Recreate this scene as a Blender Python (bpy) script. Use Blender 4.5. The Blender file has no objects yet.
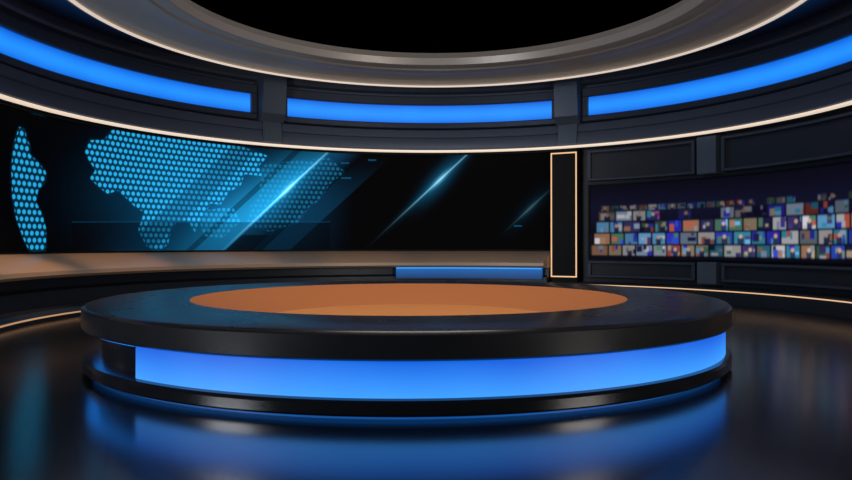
import bpy, bmesh, math, random
import numpy as np
from mathutils import Vector, Matrix
random.seed(4); rng=np.random.RandomState(7)
S=bpy.context.scene
S.view_settings.view_transform='Standard'
S.view_settings.look='None'
CX,CY=0.15,9.3
R=math.radians

# ---------------------------------------------------------------- materials
def mat(name,col,rough=.4,metal=0.0,spec=.5,em=None,es=0,noise=0.0,nscale=6,coat=0,ior=None):
    m=bpy.data.materials.new(name); m.use_nodes=True
    nt=m.node_tree; b=nt.nodes['Principled BSDF']
    b.inputs['Base Color'].default_value=(*col,1)
    b.inputs['Roughness'].default_value=rough
    b.inputs['Metallic'].default_value=metal
    b.inputs['Specular IOR Level'].default_value=spec
    b.inputs['Coat Weight'].default_value=coat
    if ior: b.inputs['IOR'].default_value=ior
    if em: 
        b.inputs['Emission Color'].default_value=(*em,1); b.inputs['Emission Strength'].default_value=es
    if noise:
        tc=nt.nodes.new('ShaderNodeTexCoord'); n=nt.nodes.new('ShaderNodeTexNoise')
        n.inputs['Scale'].default_value=nscale; n.inputs['Detail'].default_value=4
        nt.links.new(tc.outputs['Object'],n.inputs['Vector'])
        mr=nt.nodes.new('ShaderNodeMapRange')
        mr.inputs['To Min'].default_value=max(0,rough-noise); mr.inputs['To Max'].default_value=rough+noise
        nt.links.new(n.outputs['Fac'],mr.inputs['Value']); nt.links.new(mr.outputs['Result'],b.inputs['Roughness'])
    return m
def glow(name,c1,c2,z0,z1,strength,noise=.0,mid=False):
    """lit diffuser: colour c1 at height z0 -> c2 at z1 (mid: c1 along the centre line, c2 at both edges)"""
    m=bpy.data.materials.new(name); m.use_nodes=True; nt=m.node_tree
    b=nt.nodes['Principled BSDF']; b.inputs['Base Color'].default_value=(.01,.02,.05,1); b.inputs['Roughness'].default_value=.5
    tc=nt.nodes.new('ShaderNodeTexCoord'); sx=nt.nodes.new('ShaderNodeSeparateXYZ')
    nt.links.new(tc.outputs['Object'],sx.inputs[0])
    mr=nt.nodes.new('ShaderNodeMapRange'); mr.inputs['From Min'].default_value=z0; mr.inputs['From Max'].default_value=z1
    nt.links.new(sx.outputs['Z'],mr.inputs['Value'])
    mx=nt.nodes.new('ShaderNodeMixRGB'); mx.inputs[1].default_value=(*c1,1); mx.inputs[2].default_value=(*c2,1)
    fac=mr.outputs['Result']
    if mid:
        s=nt.nodes.new('ShaderNodeMath'); s.operation='MULTIPLY_ADD'; s.inputs[1].default_value=2; s.inputs[2].default_value=-1
        q=nt.nodes.new('ShaderNodeMath'); q.operation='POWER'; q.inputs[1].default_value=1.6
        ab=nt.nodes.new('ShaderNodeMath'); ab.operation='ABSOLUTE'
        nt.links.new(fac,s.inputs[0]); nt.links.new(s.outputs[0],ab.inputs[0]); nt.links.new(ab.outputs[0],q.inputs[0]); fac=q.outputs[0]
    if noise:
        n=nt.nodes.new('ShaderNodeTexNoise'); n.inputs['Scale'].default_value=1.3; n.inputs['Detail'].default_value=1
        nt.links.new(tc.outputs['Object'],n.inputs['Vector'])
        a=nt.nodes.new('ShaderNodeMath'); a.operation='MULTIPLY_ADD'; a.inputs[1].default_value=noise; 
        s=nt.nodes.new('ShaderNodeMath'); s.operation='SUBTRACT'; s.inputs[1].default_value=.5
        nt.links.new(n.outputs['Fac'],s.inputs[0]); nt.links.new(s.outputs[0],a.inputs[0]); nt.links.new(fac,a.inputs[2]); a.use_clamp=True
        fac=a.outputs[0]
    nt.links.new(fac,mx.inputs[0]); nt.links.new(mx.outputs[0],b.inputs['Emission Color'])
    b.inputs['Emission Strength'].default_value=strength
    return m
def screenmat(name):
    m=bpy.data.materials.new(name); m.use_nodes=True; nt=m.node_tree
    b=nt.nodes['Principled BSDF']; b.inputs['Base Color'].default_value=(.002,.002,.003,1); b.inputs['Roughness'].default_value=.6
    b.inputs['Specular IOR Level'].default_value=.05
    a=nt.nodes.new('ShaderNodeAttribute'); a.attribute_name='art'
    nt.links.new(a.outputs['Color'],b.inputs['Emission Color']); b.inputs['Emission Strength'].default_value=1.0
    return m
M_slate=mat('slate_metal',(.085,.112,.165),.42,.3,.5,noise=.06)
M_slate_dk=mat('dark_slate_metal',(.020,.026,.037),.4,.3,.5,noise=.06)
M_frame=mat('frame_slate_metal',(.045,.060,.092),.4,.3,.5,noise=.06)
M_fin=mat('fin_metal',(.08,.11,.155),.4,.3)
M_black=mat('black_panel',(.003,.004,.005),.5,spec=.15)
M_wall=mat('wall_dark',(.015,.017,.022),.5)
M_lip=mat('lip_satin_metal',(.37,.34,.315),.36,.35,noise=.05)
M_ledge=mat('ledge_satin',(.50,.37,.27),.4,.2)
M_floor=mat('glossy_dark_floor',(.0012,.002,.003),.185,0,1.0,noise=.03,nscale=1.2,ior=1.9)
M_pod=mat('glossy_black_lacquer',(.009,.010,.013),.28,0,.6,noise=.03,nscale=2)
M_podbase=mat('base_black_lacquer',(.006,.007,.010),.2,0,.6)
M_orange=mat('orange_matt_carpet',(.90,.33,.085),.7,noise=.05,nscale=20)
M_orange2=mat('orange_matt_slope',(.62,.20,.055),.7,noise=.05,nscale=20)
M_cream=mat('cream_light_strip',(.8,.7,.6),.5,em=(1,.80,.62),es=.75)
M_ringhighlight=mat('ring_highlight_glow',(.7,.65,.6),.5,em=(1,.82,.66),es=.6)  # emission stands in for the highlight along the ring edge
M_gold=mat('amber_light_strip',(.6,.35,.15),.5,em=(1,.60,.32),es=.8)
M_golddim=mat('dim_amber_light_strip',(.5,.3,.15),.5,em=(1,.58,.32),es=.38)
M_gold2=mat('warm_light_strip',(.6,.35,.15),.5,em=(1,.62,.36),es=.75)
M_lampblue=glow('blue_lamp_diffuser',(.016,.27,.98),(.003,.11,.64),3.71,4.11,1.1,.35,mid=True)
M_podblue=glow('blue_band_diffuser',(.045,.33,1.0),(.003,.11,.68),.13,.35,1.1,.5)
M_reflglow=glow('reflection_glow_blue',(.01,.15,.60),(.01,.15,.60),0,.1,.5)  # blue glow imitating the stage band's reflection at floor level
M_rimglow=glow('added_rim_glow_blue',(.015,.24,.95),(.015,.24,.95),0,1,1.3)  # glow for the added strip under the slab rim
M_boxblue=glow('dim_blue_diffuser',(.003,.035,.13),(.008,.14,.48),.33,.58,.95,.2)
M_bluestrip=mat('blue_strip',(.02,.1,.3),.5,em=(.03,.33,.95),es=1.05)
M_screen=screenmat('screen_pixels')

# ---------------------------------------------------------------- mesh helpers
def lathe_into(bm,prof,p0,p1,n,c=(CX,CY)):
    full=abs((p1-p0)-360)<1e-6
    k=len(prof); rings=[]
    m=n if full else n+1
    for i in range(m):
        a=R(p0+(p1-p0)*i/n); sa,ca=math.sin(a),math.cos(a)
        rings.append([bm.verts.new((c[0]+r*sa,c[1]+r*ca,z)) for r,z in prof])
    for i in range(n):
        A=rings[i]; B=rings[(i+1)%m]
        for j in range(k):
            bm.faces.new((A[j],A[(j+1)%k],B[(j+1)%k],B[j]))
    if not full:
        bm.faces.new(rings[0][::-1]); bm.faces.new(rings[-1])
def finish(bm,name,mt,parent=None,kind=None,label=None,cat=None,group=None,ang=30):
    bmesh.ops.remove_doubles(bm,verts=bm.verts,dist=1e-5)
    bmesh.ops.recalc_face_normals(bm,faces=bm.faces)
    me=bpy.data.meshes.new(name); 
    bm.to_mesh(me); bm.free()
    for p in me.polygons: p.use_smooth=True
    me.set_sharp_from_angle(angle=R(ang))
    me.materials.append(mt)
    o=bpy.data.objects.new(name,me); S.collection.objects.link(o)
    if parent: o.parent=parent
    if kind: o['kind']=kind
    if label: o['label']=label
    if cat: o['category']=cat
    if group: o['group']=group
    return o
def arc(name,profs,mt,n=None,c=(CX,CY),**kw):
    """profs: list of (profile, p0, p1)"""
    bm=bmesh.new()
    for prof,p0,p1 in profs:
        lathe_into(bm,prof,p0,p1,n or max(4,int(abs(p1-p0)*.8)),c)
    return finish(bm,name,mt,**kw)
def rect(r0,r1,z0,z1): return [(r0,z0),(r1,z0),(r1,z1),(r0,z1)]
def brect(r0,r1,z0,z1,b=.02):
    return [(r0,z0+b),(r0+b,z0),(r1,z0),(r1,z1),(r0+b,z1),(r0,z1-b)]
def empty(name,loc,label,cat,group=None):
    o=bpy.data.objects.new(name,None); o.empty_display_size=.2; S.collection.objects.link(o)
    o.location=loc; o['label']=label; o['category']=cat
    if group: o['group']=group
    return o
def adopt(child,par):
    child.parent=par
    child.matrix_parent_inverse=Matrix.Translation(par.location).inverted()
def pt(phi,r,z=0): return (CX+r*math.sin(R(phi)),CY+r*math.cos(R(phi)),z)

# ---------------------------------------------------------------- room shell
bm=bmesh.new()
vs=[bm.verts.new(v) for v in [(-11,-3,0),(11,-3,0),(11,17,0),(-11,17,0),(-11,-3,-.2),(11,-3,-.2),(11,17,-.2),(-11,17,-.2)]]
for f in [(0,1,2,3),(7,6,5,4),(0,4,5,1),(1,5,6,2),(2,6,7,3),(3,7,4,0)]: bm.faces.new([vs[i] for i in f])
finish(bm,'floor',M_floor,kind='structure')
arc('wall_back',[(rect(6.42,6.6,0,4.9),-125,125)],M_wall,kind='structure')
fr=[(6.42,3.04),(6.02,3.09),(5.97,3.13),(5.97,3.19),(6.04,3.36),(6.0,3.38),(6.04,3.54),(6.10,3.57),(6.30,3.58),(6.30,4.38),(6.12,4.40),(6.08,4.44),(6.08,4.9),(6.42,4.9)]
arc('wall_frieze',[(fr,-125,125)],M_slate,kind='structure')
lip=[(3.66,4.52),(3.64,4.49),(3.66,4.37),(3.70,4.35),(3.86,4.345),(3.88,4.32),(3.92,4.31),(4.12,4.305),(4.15,4.335),(4.66,4.30),(4.74,4.26),(4.80,4.23),(4.86,4.23),(4.90,4.29),(4.90,4.55),(4.7,4.66),(3.7,4.60)]
arc('ceiling',[(lip,0,360)],M_lip,n=160,kind='structure')
arc('ceiling_outer',[([(4.86,4.44),(6.5,4.62),(6.5,4.8),(4.86,4.62)],0,360)],M_slate_dk,n=160,kind='structure')
arc('trim_1',[(rect(4.75,4.80,4.208,4.232),0,360)],M_ringhighlight,n=160,kind='structure')  # lip highlight, made as a glowing strip
arc('trim_2',[([(5.98,3.07),(6.05,3.055),(6.05,3.09),(5.98,3.10)],-125,125)],M_cream,kind='structure')

# fins between bays
for i,pc in enumerate([-95.,-33.5,28.,89.5]):
    bm=bmesh.new()
    lathe_into(bm,[(6.32,3.54),(5.98,3.54),(5.86,3.70),(5.80,4.22),(5.80,4.52),(6.32,4.52)],pc-2.4,pc+2.4,6)
    lathe_into(bm,[(6.10,3.11),(5.93,3.13),(5.93,3.21),(5.98,3.56),(6.10,3.56)],pc-1.9,pc+1.9,6)
    finish(bm,'trim_%d'%(i+3),M_fin,kind='structure')
def lightbox(p0,p1):
    z0,z1,i0,i1=3.59,4.30,3.72,4.11
    P=empty('wall_light_box',pt((p0+p1)/2,6.2,z0),'long curved light box glowing blue in a slate metal frame','light box','blue light boxes along the upper wall')
    d=1.0
    f=arc('frame',[(brect(6.10,6.26,z0,i0),p0,p1),(brect(6.10,6.26,i1,z1),p0,p1),(brect(6.10,6.26,i0,i1,.0),p0,p0+d),(brect(6.10,6.26,i0,i1,.0),p1-d,p1)],M_frame)
    g=arc('diffuser',[(rect(6.18,6.25,i0,i1),p0+d,p1-d)],M_lampblue)
    adopt(f,P); adopt(g,P)
lightbox(-30.9,25.4); lightbox(-92.4,-36.1); lightbox(30.6,86.9)

# ---------------------------------------------------------------- screens
XA=[-90,0,100,200,300,400,500,552,600,700,852,940]
PA=[-101,-84.5,-66,-46.8,-27.1,-6.7,13.7,24.2,33.7,53,80.7,97]
def screen_mesh(name,p0,p1,z0,z1,nx,nz,r,paint):
    ph=np.linspace(p0,p1,nx); zz=np.linspace(z0,z1,nz)
    P,Z=np.meshgrid(ph,zz)
    a=np.radians(P)
    co=np.stack([CX+r*np.sin(a),CY+r*np.cos(a),Z],-1).reshape(-1,3).astype(np.float32)
    U=np.interp(P,PA,XA); V=245-(Z-1.03)*700/(CY+r*np.cos(a))
    col=paint(P,Z,U,V,r*a)
    me=bpy.data.meshes.new(name)
    idx=np.arange(nx*nz).reshape(nz,nx)
    q=np.stack([idx[:-1,:-1],idx[:-1,1:],idx[1:,1:],idx[1:,:-1]],-1).reshape(-1,4).astype(np.int32)
    me.vertices.add(nx*nz); me.vertices.foreach_set('co',co.ravel())
    nq=len(q); me.loops.add(nq*4); me.loops.foreach_set('vertex_index',q.ravel())
    me.polygons.add(nq); me.polygons.foreach_set('loop_start',np.arange(0,nq*4,4,dtype=np.int32))
    me.update(calc_edges=True)
    at=me.color_attributes.new('art','FLOAT_COLOR','POINT')
    c4=np.ones((nx*nz,4),np.float32); c4[:,:3]=np.clip(col.reshape(-1,3),0,1.5)
    at.data.foreach_set('color',c4.ravel())
    me.materials.append(M_screen); me.validate()
    o=bpy.data.objects.new(name,me); S.collection.objects.link(o)
    return o
def inpoly(U,V,poly):
    ins=np.zeros(U.shape,bool); n=len(poly)
    for i in range(n):
        x1,y1=poly[i]; x2,y2=poly[(i+1)%n]
        if y1==y2: continue
        c=((y1>V)!=(y2>V))&(U<(x2-x1)*(V-y1)/(y2-y1)+x1)
        ins^=c
    return ins
def ss(a,b,x):
    t=np.clip((x-a)/(b-a),0,1); return t*t*(3-2*t)
def blur(c,k,ax):
    out=np.zeros_like(c,dtype=float); ws=0
    for i in range(-k,k+1):
        w=math.exp(-(i/(k*.5+.01))**2); out+=w*np.roll(c,i,axis=ax); ws+=w
    return out/ws
def paint_map(P,Z,U,V,A):
    col=np.zeros(U.shape+(3,))
    D=U+1.08*(V-250)
    T1=np.array([.004,.085,.20]); T2=np.array([.008,.22,.45]); DOT=np.array([.02,.42,.82]); W=np.array([.35,.85,1.])
    def add(m,c): 
        nonlocal col
        col=col+m[...,None]*c
    add(np.exp(-((U-190)/72)**2-((V-195)/50)**2)*.6,T1)
    add(((D>72)&(D<225))*ss(72,225,D)*.75*ss(125,240,V),T1)
    add(((D>150)&(D<225))*ss(150,225,D)*1.3*np.exp(-((V-210)/50)**2),T2)
    add(((D>225)&(D<262))*(1-ss(225,262,D))*.6*(V<235),T1)
    add(((D>262)&(D<290))*.25*ss(155,220,V),T1)
    add(((D>252)&(D<356))*.18*np.exp(-((V-190)/60)**2)*(1-ss(300,356,U)),T1)
    col*= (1-.55*((D>186)&(D<194)))[...,None]
    p=.105
    row=np.floor(Z/p); off=(row%2)*.5
    fx=(A/p+off)%1-.5; fz=(Z/p)%1-.5
    dd=np.sqrt(fx**2+fz**2)
    dot=1-ss(.25,.42,dd)
    asia=[(85,152),(90,140),(104,140),(112,130),(122,127),(150,133),(160,131),(170,137),(200,138),(215,142),(240,146),(268,156),(258,166),(262,176),(244,174),(240,186),(228,192),(220,205),(210,203),(204,216),(198,222),(196,235),(190,224),(184,220),(176,222),(170,232),(168,244),(158,252),(146,246),(138,230),(144,212),(136,208),(128,200),(118,190),(108,194),(98,186),(90,178),(96,170),(90,162)]
    isl=[(196,212),(232,206),(240,222),(222,238),(204,236)]
    far=[(262,165),(300,160),(330,158),(345,172),(330,184),(320,200),(308,208),(300,222),(270,232),(246,225),(250,206),(258,195)]
    afr=[(19,126),(25,130),(26,138),(30,146),(29,154),(38,162),(46,172),(45,182),(38,190),(36,202),(42,214),(46,228),(46,245),(45,256),(32,256),(24,240),(16,218),(12,196),(11,166),(14,142)]
    def smooth(pm): return ss(.35,.65,blur(blur(pm[...,None].astype(float),9,0),12,1)[...,0])
    m=smooth(inpoly(U,V,asia))*(0.95)
    m=np.maximum(m,inpoly(U,V,isl)*.5); m=np.maximum(m,inpoly(U,V,far)*.22); m=np.maximum(m,smooth(inpoly(U,V,afr))*.9)
    m=m*(1-.5*((D>120)&(D<150)))
    add(m*dot,DOT)
    mb=blur(blur(m[...,None],10,0),10,1)[...,0]
    add(mb*.12,T2)
    bar=(V>222)&(U>72)&(U<330)
    col*=(1-.5*bar)[...,None]
    add((np.abs(V-222)<.7)*((U>72)&(U<330))*.2,T1)
    def streak(d0,u0,lu,amp,glowamp,wd=1.1):
        t=np.exp(-((U-u0)/lu)**2)
        add(np.exp(-((D-d0)/wd)**2)*t*amp,W)
        add(np.exp(-((D-d0)/5.)**2)*t*amp*.4,T2)
        e=(D-d0)*.68; l=(U-u0)*1.3
        add(np.exp(-(e/2.2)**2-(l/9)**2)*glowamp,W)
        add(np.exp(-(e/8)**2-(l/22)**2)*glowamp*.7,T2)
    streak(222,288,38,.75,.5)
    streak(364,440,30,.5,.4)
    streak(485,530,14,.08,.03)
    for (u,v,w) in [(346,178,5),(372,160,4),(345,163,4),(518,226,4)]:
        add(((np.abs(U-u)<w)&(np.abs(V-v)<.8))*.25,T2)
    return col
def paint_tiles(P,Z,U,V,A):
    col=np.zeros(U.shape+(3,))+np.array([.002,.002,.006])
    col=col+(np.exp(-((Z-1.75)/.3)**2)*.7)[...,None]*np.array([.003,.003,.014])
    pal=[(.10,.28,.50),(.02,.05,.35),(.38,.38,.42),(.22,.12,.07),(.03,.18,.26),(.26,.21,.14),(.04,.03,.12),(.14,.17,.2),(.30,.06,.04),(.02,.02,.30),(.05,.12,.08),(.20,.26,.36),(.01,.01,.05),(.42,.42,.45)]
    rows=[(.82,1.02),(1.05,1.26),(1.29,1.50),(1.53,1.71),(1.73,1.83)]
    a1=A.max(); lum=[1,1,.9,.55,.3]
    for ri,(za,zb) in enumerate(rows):
        a=A.min()+.03+.05*ri; h=zb-za
        while a<a1:
            w=.29 if ri<4 else .2
            w*=rng.choice([1,1,1,1.25])
            if rng.rand()<(.98 if ri<3 else .85):
                sc=rng.uniform(.35,1.1)*lum[ri]
                c=np.array(pal[rng.randint(len(pal))])*sc
                m=(A>a)&(A<a+w-.035)&(Z>za)&(Z<zb)
                col[m]=c
                for _ in range(rng.randint(2,5)):
                    c2=np.array(pal[rng.randint(len(pal))])*sc*1.3
                    ca=a+w*rng.uniform(.1,.9); cz=za+h*rng.uniform(.1,.9)
                    col[m&(np.abs(A-ca)<w*rng.uniform(.06,.25))&(np.abs(Z-cz)<h*rng.uniform(.1,.4))]=c2
                if rng.rand()<.45:
                    ca=a+w*rng.uniform(.35,.6)
                    col[m&(np.abs(A-ca)<w*.17)&(Z<zb-h*.5)]=np.array([.02,.03,.08])*sc
                    col[m&(((A-ca)**2+(Z-(zb-h*.38))**2)<.035**2)]=np.array((.5,.33,.25))*sc
            a+=w
    col=blur(blur(col,5,0),5,1)*1.2
    return col
def bezel(p0,p1,z0,z1,r,t=.03,d=.4):
    return [(rect(r-.03,r+.05,z0-t,z0),p0-d,p1+d),(rect(r-.03,r+.05,z1,z1+t),p0-d,p1+d),(rect(r-.03,r+.05,z0,z1),p0-d,p0),(rect(r-.03,r+.05,z0,z1),p1,p1+d)]
P=empty('video_wall',pt(-38,6.22,.9),'long curved video wall showing a dotted blue world map','screen')
o=screen_mesh('display',-100,24,.93,3.02,2300,340,6.20,paint_map); adopt(o,P)
o=arc('bezel',bezel(-100,24,.93,3.02,6.20,.025),M_black); adopt(o,P)
o=arc('housing',[(rect(6.215,6.41,.92,3.03),-100,24)],M_black); adopt(o,P)
P=empty('video_wall',pt(65,6.22,.7),'curved video wall showing a mosaic of blurred news pictures','screen')
o=screen_mesh('display',31.6,98,.75,2.26,1200,200,6.30,paint_tiles); adopt(o,P)
o=arc('bezel',bezel(31.6,98,.75,2.26,6.30),M_black); adopt(o,P)
o=arc('housing',[(rect(6.315,6.41,.73,2.28),31.6,98)],M_black); adopt(o,P)

def panel(p0,p1,z0,z1):
    P=empty('wall_panel',pt((p0+p1)/2,6.25,z0),'recessed dark grey metal panel with a raised frame','wall panel','dark panels around the picture wall')
    t=.05; d=.6
    f=arc('frame',[(brect(6.16,6.34,z0,z0+t,.01),p0,p1),(brect(6.16,6.34,z1-t,z1,.01),p0,p1),(rect(6.16,6.34,z0+t,z1-t),p0,p0+d),(rect(6.16,6.34,z0+t,z1-t),p1-d,p1)],M_frame)
    g=arc('infill',[(rect(6.24,6.34,z0+t,z1-t),p0+d,p1-d)],M_slate_dk)
    adopt(f,P); adopt(g,P)
for (a,b) in [(31.4,52.2),(57.2,96)]:
    panel(a,b,2.36,2.99); panel(a,b,.36,.70)
arc('wall_right',[(rect(6.34,6.42,0,3.04),25,100)],M_slate_dk,kind='structure')
for z0,z1 in [(2.33,3.03),(.30,.715)]:
    arc('wall_divider',[(brect(6.10,6.34,z0,z1,.02),53.0,56.6)],M_fin,label='short dark metal divider between wall panels',cat='wall divider',group='metal dividers beside the picture wall')

P=empty('illuminated_pillar',pt(27.2,5.95,.26),'black slab pillar outlined by a thin amber light strip','pillar')
bm=bmesh.new(); lathe_into(bm,rect(5.95,6.34,.26,3.04),24.6,29.9,3); o=finish(bm,'body',M_black); adopt(o,P)
def frameprof(p0,p1,z0,z1,r,t,d): return [(rect(r-.02,r,z0,z0+t),p0,p1),(rect(r-.02,r,z1-t,z1),p0,p1),(rect(r-.02,r,z0+t,z1-t),p0,p0+d),(rect(r-.02,r,z0+t,z1-t),p1-d,p1)]
o=arc('light_strip',frameprof(24.6,29.9,.36,2.96,5.95,.025,.22),M_gold,n=3); adopt(o,P)

# ---------------------------------------------------------------- wall counter
P=empty('wall_counter',pt(-38,5.6,0),'long curved counter with a warm-lit satin top under the video wall','counter')
o=arc('counter_top',[([(6.40,.90),(6.2,.90),(5.52,.70),(5.46,.66),(5.46,.60),(5.52,.56),(6.40,.56)],-118,24.3)],M_ledge); adopt(o,P)
o=arc('fascia',[([(5.80,.56),(5.80,.40),(5.70,.36),(5.70,.13),(6.4,.13),(6.4,.56)],-118,24.3)],M_slate_dk); adopt(o,P)
o=arc('plinth',[([(5.30,.0),(5.30,.08),(5.36,.13),(6.4,.13),(6.4,0)],-118,24.3)],M_slate_dk); adopt(o,P)
o=arc('light_strip',[(rect(5.275,5.30,.05,.068),-118,24.3)],M_golddim); adopt(o,P)
B=arc('light_box',[(rect(5.60,5.69,.32,.56),-8,23.5)],M_boxblue); adopt(B,P); B['label']='blue glowing panel'
o=arc('light_edge',[(rect(5.575,5.60,.53,.555),-8,23.5)],M_bluestrip); o.parent=B
P=empty('wall_plinth',pt(65,5.9,0),'dark low plinth with amber light strip below the picture wall','plinth')
o=arc('body',[([(5.80,0),(5.80,.22),(5.85,.26),(6.34,.26),(6.34,0)],24.5,118)],M_slate_dk); adopt(o,P)
o=arc('light_strip',[(rect(5.78,5.80,.218,.235),24.5,118)],M_gold2); adopt(o,P)

# ---------------------------------------------------------------- podium
PC=(-.16,7.0)
P=empty('round_stage',(PC[0],PC[1],0),'round glossy black stage with sunken orange centre and blue light band','stage')
def pod(name,prof,p0,p1,mt,n=180,c=None,**k):
    o=arc(name,[(prof,p0,p1)],mt,n=n,c=c or PC,ang=35,**k); adopt(o,P); return o
z1=.532; zb=.356; RI=2.09
slab=[(RI,z1),(RI+.02,z1+.004),(2.90,z1+.0),(2.93,z1-.006),(2.95,z1-.026),(2.95,zb+.015),(2.94,zb+.003),(2.92,zb-.004),(RI,zb-.004)]
pod('top_slab',slab,0,360,M_pod)
pod('core',rect(RI,2.74,.06,zb-.004),0,360,M_podbase)
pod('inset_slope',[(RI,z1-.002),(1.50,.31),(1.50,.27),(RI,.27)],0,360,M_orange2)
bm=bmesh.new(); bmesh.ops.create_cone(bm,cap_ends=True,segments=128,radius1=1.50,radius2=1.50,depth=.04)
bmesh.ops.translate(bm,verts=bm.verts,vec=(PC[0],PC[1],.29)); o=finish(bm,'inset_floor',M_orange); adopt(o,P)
pod('light_band',rect(2.76,2.90,.13,zb-.005),180-88,180+38.3,M_podblue)
pod('side_cover',brect(2.76,2.80,.13,zb-.005,.0),180+38.3,180+135,M_podbase,n=80)
pod('added_rim_glow',rect(2.82,2.91,zb-.010,zb-.004),180+38.4,180+135,M_rimglow,n=80)  # added glow under the rim, only there to extend the blue floor reflection
pod('base_ring',[(2.74,.03),(2.93,.03),(2.95,.045),(2.95,.105),(2.935,.125),(2.90,.132),(2.74,.132)],0,360,M_podbase)
pod('reflection_glow_ring',rect(2.76,2.86,.0,.03),0,360,M_reflglow)  # added glow ring imitating the blue reflection below the base

# ---------------------------------------------------------------- lights
def area(loc,tgt,size,power,col,sy=None):
    l=bpy.data.lights.new('area','AREA'); l.energy=power; l.color=col; l.size=size
    o=bpy.data.objects.new('added_fill_lamp',l); S.collection.objects.link(o); o.location=loc
    o.rotation_euler=(Vector(tgt)-Vector(loc)).to_track_quat('-Z','Y').to_euler(); return o
def spot(loc,tgt,power,col,ang,rad=.15,blend=.8):
    l=bpy.data.lights.new('spot','SPOT'); l.energy=power; l.color=col; l.spot_size=R(ang); l.spot_blend=blend; l.shadow_soft_size=rad
    o=bpy.data.objects.new('added_spot',l); S.collection.objects.link(o); o.location=loc
    o.rotation_euler=(Vector(tgt)-Vector(loc)).to_track_quat('-Z','Y').to_euler(); return o
area((0,7,6.5),(0,7,0),3.5,180,(1,.93,.86))  # added overhead light, out of view above the ceiling opening
area((-6,1.0,2.2),(0,13,4.5),2.0,290,(.90,.93,1))  # added off-camera uplight to brighten the ceiling lip and frieze
area((6,1.0,2.2),(0,13,4.5),2.0,220,(1,.92,.86))  # matching added uplight on the right, also out of view
spot((-5.2,2.5,1.6),(-3.2,12.0,4.35),500,(1,.76,.52),30,.4,1.0)  # added warm spot to put a highlight on the left lip
for ph,pw in [(-88,620),(-66,360),(-42,180),(-15,90),(8,35)]:
    spot(pt(ph,3.9,4.3),pt(ph,5.8,.7),pw,(1,.54,.28),32)  # unseen spots added to give the counter top its warm light
spot(pt(100,3.5,4.2),pt(104,5.6,.3),1100,(1,.50,.22),40)  # unseen spot added for a warm glow beyond the right edge

w=bpy.data.worlds.new('world'); S.world=w; w.use_nodes=True
w.node_tree.nodes['Background'].inputs[0].default_value=(0,0,0,1)

cam=bpy.data.cameras.new('camera'); co=bpy.data.objects.new('camera',cam); S.collection.objects.link(co)
cam.sensor_width=36; cam.lens=36*700/852
co.location=(0,0,1.03); co.rotation_euler=(R(90.41),0,0); cam.clip_end=100
S.camera=co
